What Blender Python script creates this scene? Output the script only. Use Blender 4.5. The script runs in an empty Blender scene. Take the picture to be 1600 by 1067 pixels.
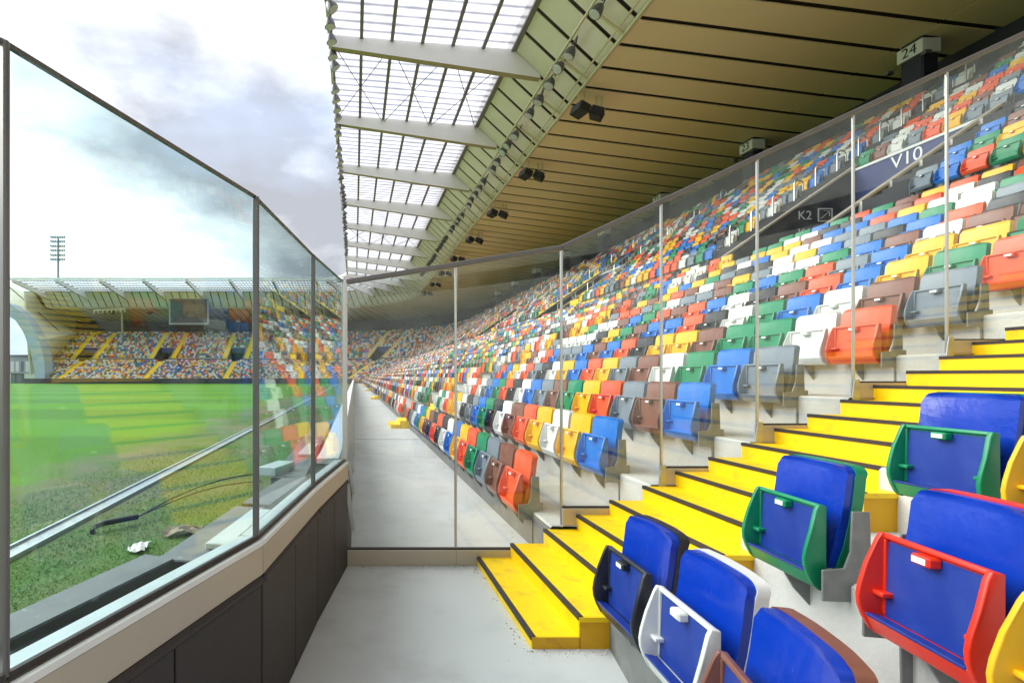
import bpy, bmesh, math, random
import numpy as np
from mathutils import Vector, Matrix
R_ = math.radians
random.seed(7)
SC = bpy.context.scene
COL = SC.collection

# ------------------------------------------------------------------ camera
H = 1.52                                   # eye height above the walkway
F_PX, VPX, VPY = 780.0, 554.0, 587.0       # focal length / vanishing point, in 1600 x 1067 pixels
cam = bpy.data.cameras.new('camera'); cam_ob = bpy.data.objects.new('camera', cam); COL.objects.link(cam_ob)
cam.sensor_fit = 'HORIZONTAL'; cam.sensor_width = 36.0
cam.lens = 36.0 * F_PX / 1600.0
cam.shift_x = (800.0 - VPX) / 1600.0
cam.shift_y = (VPY - 533.5) / 1600.0
cam.clip_start = 0.05; cam.clip_end = 3000
cam_ob.location = (0, 0, H); cam_ob.rotation_euler = (R_(90), 0, 0)
SC.camera = cam_ob

# ------------------------------------------------------------------ sky, sun, exposure
SUN_EL, SUN_AZ = 40.0, -70.0               # azimuth from +Y, negative = towards the pitch
wd = bpy.data.worlds.new('World'); SC.world = wd; wd.use_nodes = True
nt = wd.node_tree; nt.nodes.clear()
def wn(t, **k):
    n = nt.nodes.new(t)
    for a, b in k.items(): setattr(n, a, b)
    return n
sky = wn('ShaderNodeTexSky', sky_type='NISHITA', sun_disc=False)
sky.sun_elevation = R_(SUN_EL); sky.sun_rotation = R_(SUN_AZ); sky.air_density = 1.0; sky.dust_density = 2.0
tc = wn('ShaderNodeTexCoord')
mp = wn('ShaderNodeMapping'); mp.inputs['Scale'].default_value = (1.0, 1.0, 2.1)
mp.inputs['Location'].default_value = (2.95, 2.69, -2.85)
n1 = wn('ShaderNodeTexNoise'); n1.inputs['Scale'].default_value = 2.1; n1.inputs['Detail'].default_value = 9; n1.inputs['Roughness'].default_value = .52
n2 = wn('ShaderNodeTexNoise'); n2.inputs['Scale'].default_value = 1.3; n2.inputs['Detail'].default_value = 6
rgrey = wn('ShaderNodeValToRGB')            # thick cloud: from lit white to grey-lavender bellies
rgrey.color_ramp.elements[0].position = .345; rgrey.color_ramp.elements[0].color = (3.9, 4.0, 4.1, 1)
rgrey.color_ramp.elements[1].position = .62; rgrey.color_ramp.elements[1].color = (1.12, 1.17, 1.30, 1)
rcov = wn('ShaderNodeValToRGB')             # cloud cover
rcov.color_ramp.elements[0].position = .36; rcov.color_ramp.elements[0].color = (.72, .72, .72, 1)
rcov.color_ramp.elements[1].position = .50; rcov.color_ramp.elements[1].color = (1, 1, 1, 1)
mx = wn('ShaderNodeMixRGB')
bg = wn('ShaderNodeBackground'); bg.inputs['Strength'].default_value = .1
out = wn('ShaderNodeOutputWorld')
L = nt.links.new
L(tc.outputs['Generated'], mp.inputs['Vector'])
L(mp.outputs['Vector'], n1.inputs['Vector']); L(mp.outputs['Vector'], n2.inputs['Vector'])
L(n1.outputs['Fac'], rgrey.inputs['Fac']); L(n2.outputs['Fac'], rcov.inputs['Fac'])
L(rcov.outputs['Color'], mx.inputs['Fac']); L(sky.outputs['Color'], mx.inputs['Color1']); L(rgrey.outputs['Color'], mx.inputs['Color2'])
L(mx.outputs['Color'], bg.inputs['Color']); L(bg.outputs['Background'], out.inputs['Surface'])

sl = bpy.data.lights.new('sun', 'SUN'); sl.energy = 0.9; sl.angle = R_(50); sl.color = (1, .97, .92)
so = bpy.data.objects.new('sun', sl); COL.objects.link(so)
_d = Vector((math.sin(R_(SUN_AZ)) * math.cos(R_(SUN_EL)), math.cos(R_(SUN_AZ)) * math.cos(R_(SUN_EL)), math.sin(R_(SUN_EL))))
so.rotation_euler = (-_d).to_track_quat('-Z', 'Y').to_euler(); so.location = (-40, 30, 60)
vs = SC.view_settings; vs.view_transform = 'Standard'; vs.look = 'None'; vs.gamma = 1.0; vs.exposure = 2.35
vs.use_curve_mapping = False
SC.render.engine = 'CYCLES'
SC.cycles.use_denoising = True
SC.cycles.max_bounces = 8; SC.cycles.diffuse_bounces = 4; SC.cycles.glossy_bounces = 3
SC.cycles.transparent_max_bounces = 16; SC.cycles.transmission_bounces = 4
SC.cycles.caustics_reflective = False; SC.cycles.caustics_refractive = False

# ------------------------------------------------------------------ materials
def srgb(r, g, b, k=1.0):
    f = lambda c: ((c / 255.) / 12.92 if c / 255. <= .04045 else (((c / 255.) + .055) / 1.055) ** 2.4) * k
    return (f(r), f(g), f(b), 1)
M = {}
def mat(name, col, rough=.5, metal=0., var=.12, scale=6., bump=0., bscale=60., spec=.5, dirt=None, dscale=3., dpos=(.55, .72), coat=0.):
    m = bpy.data.materials.new(name); m.use_nodes = True
    t = m.node_tree; b = t.nodes['Principled BSDF']; ln = t.links.new
    b.inputs['Roughness'].default_value = rough; b.inputs['Metallic'].default_value = metal
    b.inputs['Specular IOR Level'].default_value = spec
    if coat: b.inputs['Coat Weight'].default_value = coat; b.inputs['Coat Roughness'].default_value = .15
    co = t.nodes.new('ShaderNodeTexCoord')
    no = t.nodes.new('ShaderNodeTexNoise'); no.inputs['Scale'].default_value = scale; no.inputs['Detail'].default_value = 6
    ln(co.outputs['Object'], no.inputs['Vector'])
    rp = t.nodes.new('ShaderNodeValToRGB')
    rp.color_ramp.elements[0].position = .3; rp.color_ramp.elements[1].position = .7
    rp.color_ramp.elements[0].color = tuple(c * (1 - var) for c in col[:3]) + (1,)
    rp.color_ramp.elements[1].color = tuple(min(1, c * (1 + var)) for c in col[:3]) + (1,)
    ln(no.outputs['Fac'], rp.inputs['Fac'])
    last = rp.outputs['Color']
    if dirt:
        n3 = t.nodes.new('ShaderNodeTexNoise'); n3.inputs['Scale'].default_value = dscale; n3.inputs['Detail'].default_value = 9; n3.inputs['Roughness'].default_value = .62
        ln(co.outputs['Object'], n3.inputs['Vector'])
        r3 = t.nodes.new('ShaderNodeValToRGB'); r3.color_ramp.elements[0].position = dpos[0]; r3.color_ramp.elements[1].position = dpos[1]
        ln(n3.outputs['Fac'], r3.inputs['Fac'])
        mxx = t.nodes.new('ShaderNodeMixRGB'); mxx.inputs['Color2'].default_value = dirt
        ml = t.nodes.new('ShaderNodeMath'); ml.operation = 'MULTIPLY'; ml.inputs[1].default_value = dirt[3]
        ln(r3.outputs['Color'], ml.inputs[0]); ln(ml.outputs[0], mxx.inputs['Fac']); ln(last, mxx.inputs['Color1'])
        last = mxx.outputs['Color']
    ln(last, b.inputs['Base Color'])
    rr = t.nodes.new('ShaderNodeMapRange'); rr.inputs['To Min'].default_value = max(.02, rough - .08); rr.inputs['To Max'].default_value = min(1, rough + .1)
    ln(no.outputs['Fac'], rr.inputs['Value']); ln(rr.outputs['Result'], b.inputs['Roughness'])
    if bump:
        nb = t.nodes.new('ShaderNodeTexNoise'); nb.inputs['Scale'].default_value = bscale; nb.inputs['Detail'].default_value = 4
        ln(co.outputs['Object'], nb.inputs['Vector'])
        bp = t.nodes.new('ShaderNodeBump'); bp.inputs['Strength'].default_value = bump; bp.inputs['Distance'].default_value = .02
        ln(nb.outputs['Fac'], bp.inputs['Height']); ln(bp.outputs['Normal'], b.inputs['Normal'])
    M[name] = m
    return m
SEATCOL = {'white': srgb(226, 226, 222), 'black': srgb(38, 40, 48), 'grey': srgb(122, 134, 146), 'brown': srgb(130, 80, 64),
           'orange': srgb(242, 92, 44), 'yellow': srgb(246, 188, 18), 'green': srgb(0, 138, 92), 'blue': srgb(6, 116, 208)}
SEATN = list(SEATCOL)
for k, c in SEATCOL.items():
    c = tuple(q * .84 for q in c[:3]) + (1,)
    mat('plastic_' + k, c, rough=.38, var=.07, scale=9, dirt=(.55, .52, .48, .11), dscale=5, dpos=(.5, .8))
mat('padblue', srgb(2, 50, 160), rough=.24, var=.06, scale=5, bump=.35, bscale=7, dirt=(.04, .10, .42, .25), dscale=4, dpos=(.5, .85))
mat('padblue_under', srgb(20, 50, 136), rough=.42, var=.10, scale=6, dirt=(.08, .13, .32, .4), dscale=3.5, dpos=(.4, .85))
mat('plate', srgb(236, 236, 230), rough=.35, var=.03)
mat('galv', (.42, .44, .44, 1), rough=.42, metal=.75, var=.14, scale=22)
mat('bracket_steel', (.20, .21, .21, 1), rough=.5, metal=.2, var=.15, scale=16, dirt=(.15, .15, .15, .4), dscale=12)
mat('stainless', (.50, .49, .46, 1), rough=.32, metal=.9, var=.04, scale=3)
mat('rail_brown', srgb(100, 97, 96), rough=.4, metal=.4, var=.1)
mat('concrete', (.53, .53, .51, 1), rough=.8, var=.10, scale=1.4, bump=.25, bscale=30, dirt=(.24, .24, .23, .55), dscale=.9, dpos=(.48, .75))
mat('floor_paint', (.54, .545, .545, 1), rough=.6, var=.08, scale=.8, bump=.10, bscale=90, dirt=(.34, .335, .325, .6), dscale=2.2, dpos=(.5, .78))
mat('kerb_dark', (.17, .17, .165, 1), rough=.85, var=.15, scale=3, dirt=(.3, .29, .26, .5), dscale=5)
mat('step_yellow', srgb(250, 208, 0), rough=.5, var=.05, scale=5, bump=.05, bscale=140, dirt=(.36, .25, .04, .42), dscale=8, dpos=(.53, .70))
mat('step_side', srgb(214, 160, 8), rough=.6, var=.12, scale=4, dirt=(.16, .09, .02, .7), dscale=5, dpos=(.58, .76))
mat('nosing', (.035, .028, .026, 1), rough=.6, var=.2, scale=60)
mat('beige', srgb(184, 174, 156), rough=.5, metal=.3, var=.05, scale=2, dirt=(.42, .38, .38, .5), dscale=.8, dpos=(.4, .7))
mat('brown_panel', srgb(52, 46, 46), rough=.62, var=.08, scale=4, bump=.06, bscale=160)
mat('black_board', (.035, .037, .04, 1), rough=.5, var=.25, scale=6, dirt=(.30, .32, .33, .5), dscale=9, dpos=(.60, .72))
mat('board_top', (.15, .155, .16, 1), rough=.55, var=.2, scale=7, dirt=(.45, .46, .47, .5), dscale=14, dpos=(.64, .70))
mat('sill_white', srgb(186, 196, 198), rough=.5, var=.05, scale=9, dirt=(.4, .42, .42, .4), dscale=12)
mat('white_paint', (.74, .75, .75, 1), rough=.5, var=.05)
mat('soffit', (.95, .73, .50, 1), rough=.6, var=.03, scale=.5, dirt=(.85, .63, .40, .4), dscale=.25, dpos=(.42, .7))
mat('fascia', (.82, .76, .67, 1), rough=.55, var=.03, scale=.5, dirt=(.66, .60, .50, .35), dscale=.4, dpos=(.45, .7))
mat('roof_dark', (.045, .032, .028, 1), rough=.8, var=.2)
mat('beam_white', (.80, .77, .79, 1), rough=.55, var=.05, scale=.6)
mat('beam_brown', (.40, .32, .2, 1), rough=.6, var=.06)
mat('purlin', srgb(120, 116, 116), rough=.5, var=.06)
mat('rail_cream', srgb(205, 196, 160), rough=.5, var=.05)
mat('dark_wall', srgb(44, 45, 54), rough=.75, var=.2, scale=.6)
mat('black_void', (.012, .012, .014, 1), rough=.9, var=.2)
mat('navy', srgb(38, 52, 110), rough=.45, var=.12, scale=1.2)
mat('pillar', srgb(34, 36, 52), rough=.55, var=.12, scale=1)
mat('tan_wall', srgb(120, 92, 60), rough=.7, var=.12, scale=1)
mat('text_white', (.85, .85, .85, 1), rough=.5, var=.02)
mat('text_black', (.02, .02, .02, 1), rough=.5, var=.02)
mat('lamp_grey', (.13, .135, .14, 1), rough=.4, metal=.5, var=.2, scale=12)
mat('lamp_lens', (.55, .58, .60, 1), rough=.12, var=.1, scale=6)
mat('speaker_black', (.02, .02, .022, 1), rough=.6, var=.2, scale=20)
mat('screen', (.012, .013, .016, 1), rough=.3, var=.4, scale=.4)
mat('screen_frame', (.30, .31, .31, 1), rough=.5, var=.05)
mat('arch_face', srgb(160, 176, 188), rough=.75, var=.05, scale=.15, dirt=(.32, .36, .4, .4), dscale=.2)
mat('arch_cream', srgb(208, 206, 184), rough=.75, var=.05, scale=.12, dirt=(.42, .42, .34, .4), dscale=.15)
mat('mast', (.26, .29, .31, 1), rough=.5, metal=.5, var=.1)
mat('cable_black', (.02, .022, .025, 1), rough=.5, var=.2)
mat('paper', (.72, .70, .67, 1), rough=.8, var=.12, scale=30)
mat('rust_scrap', (.26, .20, .14, 1), rough=.85, var=.25, scale=20)
mat('far_ground', (.12, .14, .08, 1), rough=.95, var=.25, scale=.05)
mat('far_building', (.30, .31, .31, 1), rough=.8, var=.1, scale=.2)
mat('far_wall', (.62, .62, .60, 1), rough=.8, var=.06, scale=.3)
mat('far_trim', (.10, .12, .15, 1), rough=.7, var=.1)

def grass_mat():
    m = bpy.data.materials.new('turf'); m.use_nodes = True; t = m.node_tree; b = t.nodes['Principled BSDF']; ln = t.links.new
    co = t.nodes.new('ShaderNodeTexCoord')
    fine = t.nodes.new('ShaderNodeTexNoise'); fine.inputs['Scale'].default_value = 14; fine.inputs['Detail'].default_value = 8
    big = t.nodes.new('ShaderNodeTexNoise'); big.inputs['Scale'].default_value = .35; big.inputs['Detail'].default_value = 8; big.inputs['Roughness'].default_value = .65
    sep = t.nodes.new('ShaderNodeSeparateXYZ')
    for n in (fine, big): ln(co.outputs['Object'], n.inputs['Vector'])
    ln(co.outputs['Object'], sep.inputs[0])
    r1 = t.nodes.new('ShaderNodeValToRGB'); e = r1.color_ramp.elements
    e[0].position = .3; e[0].color = (.066, .185, .008, 1); e[1].position = .7; e[1].color = (.112, .27, .014, 1)
    ln(fine.outputs['Fac'], r1.inputs['Fac'])
    # worn verge between the pitch and the stand: dull grass with bare patches
    r2 = t.nodes.new('ShaderNodeValToRGB'); e = r2.color_ramp.elements
    e[0].position = .40; e[0].color = (.07, .15, .03, 1); e[1].position = .66; e[1].color = (.19, .165, .10, 1)
    ln(big.outputs['Fac'], r2.inputs['Fac'])
    n5 = t.nodes.new('ShaderNodeMath'); n5.operation = 'MULTIPLY_ADD'; n5.inputs[1].default_value = 3.4
    ln(big.outputs['Fac'], n5.inputs[0]); ln(sep.outputs['X'], n5.inputs[2])
    mr = t.nodes.new('ShaderNodeMapRange'); mr.inputs['From Min'].default_value = -4.1; mr.inputs['From Max'].default_value = -2.9
    ln(n5.outputs[0], mr.inputs['Value'])
    bd1 = t.nodes.new('ShaderNodeMath'); bd1.operation = 'MULTIPLY'; bd1.inputs[1].default_value = 1 / 5.5; ln(sep.outputs['Y'], bd1.inputs[0])
    bd2 = t.nodes.new('ShaderNodeMath'); bd2.operation = 'PINGPONG'; bd2.inputs[1].default_value = 1; ln(bd1.outputs[0], bd2.inputs[0])
    bd3 = t.nodes.new('ShaderNodeMapRange'); bd3.inputs['From Min'].default_value = .45; bd3.inputs['From Max'].default_value = .55; bd3.inputs['To Min'].default_value = .86; bd3.inputs['To Max'].default_value = 1.08
    ln(bd2.outputs[0], bd3.inputs['Value'])
    bdm = t.nodes.new('ShaderNodeMixRGB'); bdm.blend_type = 'MULTIPLY'; bdm.inputs['Fac'].default_value = 1; ln(r1.outputs['Color'], bdm.inputs['Color1']); ln(bd3.outputs['Result'], bdm.inputs['Color2'])
    mxx = t.nodes.new('ShaderNodeMixRGB'); ln(mr.outputs['Result'], mxx.inputs['Fac']); ln(bdm.outputs['Color'], mxx.inputs['Color1']); ln(r2.outputs['Color'], mxx.inputs['Color2'])
    ln(mxx.outputs['Color'], b.inputs['Base Color'])
    b.inputs['Roughness'].default_value = .9; b.inputs['Specular IOR Level'].default_value = .2
    bp = t.nodes.new('ShaderNodeBump'); bp.inputs['Strength'].default_value = .6; bp.inputs['Distance'].default_value = .04
    ln(fine.outputs['Fac'], bp.inputs['Height']); ln(bp.outputs['Normal'], b.inputs['Normal'])
    M['turf'] = m
grass_mat()
mat('blade', (.15, .29, .05, 1), rough=.8, var=.22, scale=1.2)

def glass_mat(name, tint, f0=.05, dirty=.02):
    m = bpy.data.materials.new(name); m.use_nodes = True; t = m.node_tree; t.nodes.clear(); ln = t.links.new
    o = t.nodes.new('ShaderNodeOutputMaterial'); ge = t.nodes.new('ShaderNodeNewGeometry')
    dt = t.nodes.new('ShaderNodeVectorMath'); dt.operation = 'DOT_PRODUCT'
    ln(ge.outputs['Incoming'], dt.inputs[0]); ln(ge.outputs['Normal'], dt.inputs[1])
    ab = t.nodes.new('ShaderNodeMath'); ab.operation = 'ABSOLUTE'; ln(dt.outputs['Value'], ab.inputs[0])
    s1 = t.nodes.new('ShaderNodeMath'); s1.operation = 'SUBTRACT'; s1.inputs[0].default_value = 1; ln(ab.outputs[0], s1.inputs[1])
    p5 = t.nodes.new('ShaderNodeMath'); p5.operation = 'POWER'; p5.inputs[1].default_value = 5; ln(s1.outputs[0], p5.inputs[0])
    ma = t.nodes.new('ShaderNodeMath'); ma.operation = 'MULTIPLY_ADD'; ma.inputs[1].default_value = 1 - f0; ma.inputs[2].default_value = f0; ln(p5.outputs[0], ma.inputs[0])
    tr = t.nodes.new('ShaderNodeBsdfTransparent'); tr.inputs['Color'].default_value = tint
    gl = t.nodes.new('ShaderNodeBsdfGlossy'); gl.inputs['Roughness'].default_value = .004; gl.inputs['Color'].default_value = (.95, 1, .98, 1)
    mxx = t.nodes.new('ShaderNodeMixShader'); ln(ma.outputs[0], mxx.inputs['Fac']); ln(tr.outputs[0], mxx.inputs[1]); ln(gl.outputs[0], mxx.inputs[2])
    # dust film
    df = t.nodes.new('ShaderNodeBsdfDiffuse'); df.inputs['Color'].default_value = (.7, .72, .7, 1)
    co = t.nodes.new('ShaderNodeTexCoord'); nz = t.nodes.new('ShaderNodeTexNoise'); nz.inputs['Scale'].default_value = 3.5; nz.inputs['Detail'].default_value = 10; nz.inputs['Roughness'].default_value = .7
    ln(co.outputs['Object'], nz.inputs['Vector'])
    mr = t.nodes.new('ShaderNodeMapRange'); mr.inputs['From Min'].default_value = .4; mr.inputs['From Max'].default_value = .8; mr.inputs['To Max'].default_value = dirty * 2
    ln(nz.outputs['Fac'], mr.inputs['Value'])
    m2 = t.nodes.new('ShaderNodeMixShader'); ln(mr.outputs['Result'], m2.inputs['Fac']); ln(mxx.outputs[0], m2.inputs[1]); ln(df.outputs[0], m2.inputs[2])
    ln(m2.outputs[0], o.inputs['Surface']); M[name] = m
glass_mat('glass_tint', (.88, .972, .972, 1), .032, .012)
glass_mat('glass_clear', (.95, .98, .968, 1), .032, .03)

def sheet_mat():
    m = bpy.data.materials.new('roof_sheet'); m.use_nodes = True; t = m.node_tree; t.nodes.clear(); ln = t.links.new
    o = t.nodes.new('ShaderNodeOutputMaterial'); co = t.nodes.new('ShaderNodeTexCoord')
    sp = t.nodes.new('ShaderNodeSeparateXYZ'); ln(co.outputs['UV'], sp.inputs[0])
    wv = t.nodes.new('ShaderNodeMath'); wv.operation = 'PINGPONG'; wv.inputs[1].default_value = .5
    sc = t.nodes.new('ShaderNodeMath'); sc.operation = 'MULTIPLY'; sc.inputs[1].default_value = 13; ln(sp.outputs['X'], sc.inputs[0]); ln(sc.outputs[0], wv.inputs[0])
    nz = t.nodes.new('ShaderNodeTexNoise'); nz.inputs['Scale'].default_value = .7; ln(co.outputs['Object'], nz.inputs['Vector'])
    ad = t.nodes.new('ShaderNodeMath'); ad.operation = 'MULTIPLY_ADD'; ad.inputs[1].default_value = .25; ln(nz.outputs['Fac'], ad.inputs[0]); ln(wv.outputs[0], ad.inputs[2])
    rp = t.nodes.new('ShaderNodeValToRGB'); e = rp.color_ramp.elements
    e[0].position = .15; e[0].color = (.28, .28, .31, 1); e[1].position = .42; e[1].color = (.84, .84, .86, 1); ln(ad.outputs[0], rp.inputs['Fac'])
    tl = t.nodes.new('ShaderNodeBsdfTranslucent'); df = t.nodes.new('ShaderNodeBsdfTransparent')
    ln(rp.outputs['Color'], tl.inputs['Color']); ln(rp.outputs['Color'], df.inputs['Color'])
    ms = t.nodes.new('ShaderNodeMixShader'); ms.inputs['Fac'].default_value = .4; ln(tl.outputs[0], ms.inputs[1]); ln(df.outputs[0], ms.inputs[2]); ln(ms.outputs[0], o.inputs['Surface'])
    M['roof_sheet'] = m
sheet_mat()

# ------------------------------------------------------------------ mesh helpers
class MB:
    def __init__(s): s.v = []; s.f = []; s.m = []
    def add(s, vs, fs, mi=0):
        o = len(s.v); s.v += [tuple(p) for p in vs]; s.f += [tuple(i + o for i in f) for f in fs]; s.m += [mi] * len(fs); return s
    def box(s, x0, x1, y0, y1, z0, z1, mi=0):
        return s.add([(x0, y0, z0), (x1, y0, z0), (x1, y1, z0), (x0, y1, z0), (x0, y0, z1), (x1, y0, z1), (x1, y1, z1), (x0, y1, z1)],
                     [(3, 2, 1, 0), (4, 5, 6, 7), (0, 1, 5, 4), (1, 2, 6, 5), (2, 3, 7, 6), (3, 0, 4, 7)], mi)
    def prism(s, pts, vec, mi=0):          # closed outline swept by vec
        n = len(pts); a = [Vector(p) for p in pts]; b = [p + Vector(vec) for p in a]
        fs = [tuple(range(n))[::-1], tuple(range(n, 2 * n))] + [(i, (i + 1) % n, n + (i + 1) % n, n + i) for i in range(n)]
        return s.add(a + b, fs, mi)
    def bar(s, p, q, w, h=None, mi=0, up=(0, 0, 1)):
        h = h or w; p = Vector(p); q = Vector(q); d = (q - p).normalized(); u = Vector(up)
        if abs(d.dot(u)) > .98: u = Vector((0, 1, 0))
        r = d.cross(u).normalized() * w / 2; u = r.cross(d).normalized() * h / 2
        return s.add([p - r - u, p + r - u, p + r + u, p - r + u, q - r - u, q + r - u, q + r + u, q - r + u],
                     [(3, 2, 1, 0), (4, 5, 6, 7), (0, 1, 5, 4), (1, 2, 6, 5), (2, 3, 7, 6), (3, 0, 4, 7)], mi)
    def tube(s, pts, r, n=8, mi=0, cap=True):
        pts = [Vector(p) for p in pts]; o = len(s.v); k = len(pts)
        for i, p in enumerate(pts):
            d = (pts[min(i + 1, k - 1)] - pts[max(i - 1, 0)]).normalized()
            u = Vector((0, 0, 1)) if abs(d.z) < .95 else Vector((0, 1, 0))
            a = d.cross(u).normalized(); b = a.cross(d).normalized()
            rr = r[i] if isinstance(r, (list, tuple)) else r
            s.v += [tuple(p + (a * math.cos(t) + b * math.sin(t)) * rr) for t in [2 * math.pi * j / n for j in range(n)]]
        for i in range(k - 1):
            for j in range(n):
                s.f.append((o + i * n + j, o + i * n + (j + 1) % n, o + (i + 1) * n + (j + 1) % n, o + (i + 1) * n + j)); s.m.append(mi)
        if cap:
            s.f.append(tuple(o + j for j in range(n))[::-1]); s.m.append(mi)
            s.f.append(tuple(o + (k - 1) * n + j for j in range(n))); s.m.append(mi)
        return s
    def quad(s, a, b, c, d, mi=0): return s.add([a, b, c, d], [(0, 1, 2, 3)], mi)
    def mesh(s, name, mats, bevel=0, seg=1, smooth=False):
        me = bpy.data.meshes.new(name); me.from_pydata(s.v, [], s.f)
        for m in (mats if isinstance(mats, (list, tuple)) else [mats]): me.materials.append(M[m])
        me.polygons.foreach_set('material_index', s.m)
        bm = bmesh.new(); bm.from_mesh(me)
        bmesh.ops.recalc_face_normals(bm, faces=bm.faces)
        if bevel:
            es = [e for e in bm.edges if len(e.link_faces) == 2 and e.calc_face_angle(0) > .5]
            bmesh.ops.bevel(bm, geom=es, offset=bevel, segments=seg, affect='EDGES', profile=.5, clamp_overlap=True)
        bm.to_mesh(me); bm.free()
        if smooth:
            me.polygons.foreach_set('use_smooth', [True] * len(me.polygons))
            try: me.set_sharp_from_angle(angle=R_(38))
            except Exception: pass
        me.update(); return me
    def build(s, name, mats, parent=None, bevel=0, seg=1, smooth=False):
        return link(name, s.mesh(name, mats, bevel, seg, smooth), parent)
def link(name, me, parent=None, M4=None):
    o = bpy.data.objects.new(name, me); COL.objects.link(o)
    if parent: o.parent = parent
    if M4 is not None: o.matrix_local = M4
    return o
def empty(name, loc=(0, 0, 0), rz=0):
    o = bpy.data.objects.new(name, None); COL.objects.link(o); o.location = loc; o.rotation_euler = (0, 0, rz); o.empty_display_size = .2; return o
def tag(o, label, cat, group=None, kind=None):
    o['label'] = label; o['category'] = cat
    if group: o['group'] = group
    if kind: o['kind'] = kind
    return o
def structure(o): o['kind'] = 'structure'; return o
def text(name, body, size, loc, rot, material, parent=None, depth=.004, align='CENTER'):
    cu = bpy.data.curves.new(name, 'FONT'); cu.body = body; cu.size = size; cu.extrude = depth; cu.align_x = align; cu.align_y = 'CENTER'
    cu.materials.append(M[material]); o = bpy.data.objects.new(name, cu); COL.objects.link(o)
    o.location = loc; o.rotation_euler = rot
    bpy.context.view_layer.update()
    me = bpy.data.meshes.new_from_object(o.evaluated_get(bpy.context.evaluated_depsgraph_get()))
    bpy.data.objects.remove(o); o = bpy.data.objects.new(name, me); COL.objects.link(o)
    o.location = loc; o.rotation_euler = rot
    if parent: o.parent = parent
    return o

# ------------------------------------------------------------------ the bowl: a line along the pitch, everything else is offset outward from it
RC, YS, YE = 8.0, 4.5, 98.0
SL = YE - YS; SA = RC * math.pi / 2; SF = SL + SA; SEND = SF + 65.0
def frame(s):                 # origin on the base line, outward direction, heading angle
    if s < 0: a = s / RC; c = (-RC, YS)
    elif s <= SL: return (0, YS + s), (1, 0), 0.
    elif s <= SF: a = (s - SL) / RC; c = (-RC, YE)
    else: return (-RC - (s - SF), YE + RC), (0, 1), math.pi / 2
    return (c[0] + RC * math.cos(a), c[1] + RC * math.sin(a)), (math.cos(a), math.sin(a)), a
def P(s, x, z=0.):
    o, n, a = frame(s); return (o[0] + n[0] * x, o[1] + n[1] * x, z)
def scale_at(s, x): return (RC + x) / RC if (s < 0 or SL < s < SF) else 1.0
def s_samples(s0, s1, step=30.):
    out_ = [s0]
    def seg(a, b, n):
        for i in range(1, n + 1): out_.append(a + (b - a) * i / n)
    marks = sorted({s0, s1} | {m for m in (0., SL, SF) if s0 < m < s1})
    for a, b in zip(marks, marks[1:]):
        m = (a + b) / 2
        n = max(1, int((b - a) / .55)) if (m < 0 or SL < m < SF) else max(1, int(math.ceil((b - a) / step)))
        seg(a, b, n)
    return out_
def sweep(mb, s0, s1, prof, mi=0, closed=False, step=30.):     # profile of (x, z) swept along the bowl
    ss = s_samples(s0, s1, step); o = len(mb.v); n = len(prof)
    for s in ss: mb.v += [P(s, x, z) for x, z in prof]
    rng = range(n) if closed else range(n - 1)
    for i in range(len(ss) - 1):
        for j in rng:
            a = o + i * n + j; b = o + i * n + (j + 1) % n
            mb.f.append((a, b, b + n, a + n)); mb.m.append(mi)
    if closed:
        mb.f.append(tuple(o + j for j in range(n))[::-1]); mb.m.append(mi)
        mb.f.append(tuple(o + (len(ss) - 1) * n + j for j in range(n))); mb.m.append(mi)
    return mb

def s_of_y(x, y): return RC * math.asin((y - YS) / (RC + x))
TOPS = [.81, 1.13, 1.46, 1.80, 2.155, 2.51, 2.865] + [2.865 + .355 * i for i in range(1, 8)]     # seat-back tops, lower tier
NL = 14; XL = [1.58 + .79 * r for r in range(NL)]; FL = [t - .81 for t in TOPS]                  # riser offset, floor in front
ZG = FL[-1] + .355                                                                              # gangway level behind the last lower row
XW = 12.5; ZW = ZG + .66                                                                        # wall of the upper tier
NU = 13; XU = [13.3 + .79 * j for j in range(NU)]; FU = [ZW + .545 * j for j in range(NU)]
VOM = [10.65, 28.35, 46.05, 63.75, 81.45, 100.8, SF + 4.0, SF + 20.4, SF + 37.9, SF + 56.5]
VH = 1.9; XV = 17.0
NEAR_AISLE = (2.78, 4.0)
S_MIN = -9.0

# ------------------------------------------------------------------ setting
PZ = -.15
structure(MB().box(-95, 40, -40, 140, PZ - .5, PZ, 0).build('pitch', 'turf'))
g = MB(); g.quad((-900, -300, PZ - .55), (900, -300, PZ - .55), (900, 1800, PZ - .55), (-900, 1800, PZ - .55)); structure(g.build('ground', 'far_ground'))
w = MB(); sweep(w, S_MIN, SF + 62, [(-.16, -.25), (-.16, 0), (1.60, 0)]); structure(w.build('walkway', 'floor_paint'))
j = MB()
for yy in (11.9, 24.6, 41.0, 58.0): j.box(0, 1.56, yy, yy + .045, .001, .004)
structure(j.build('walkway_joint', 'kerb_dark'))

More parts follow.
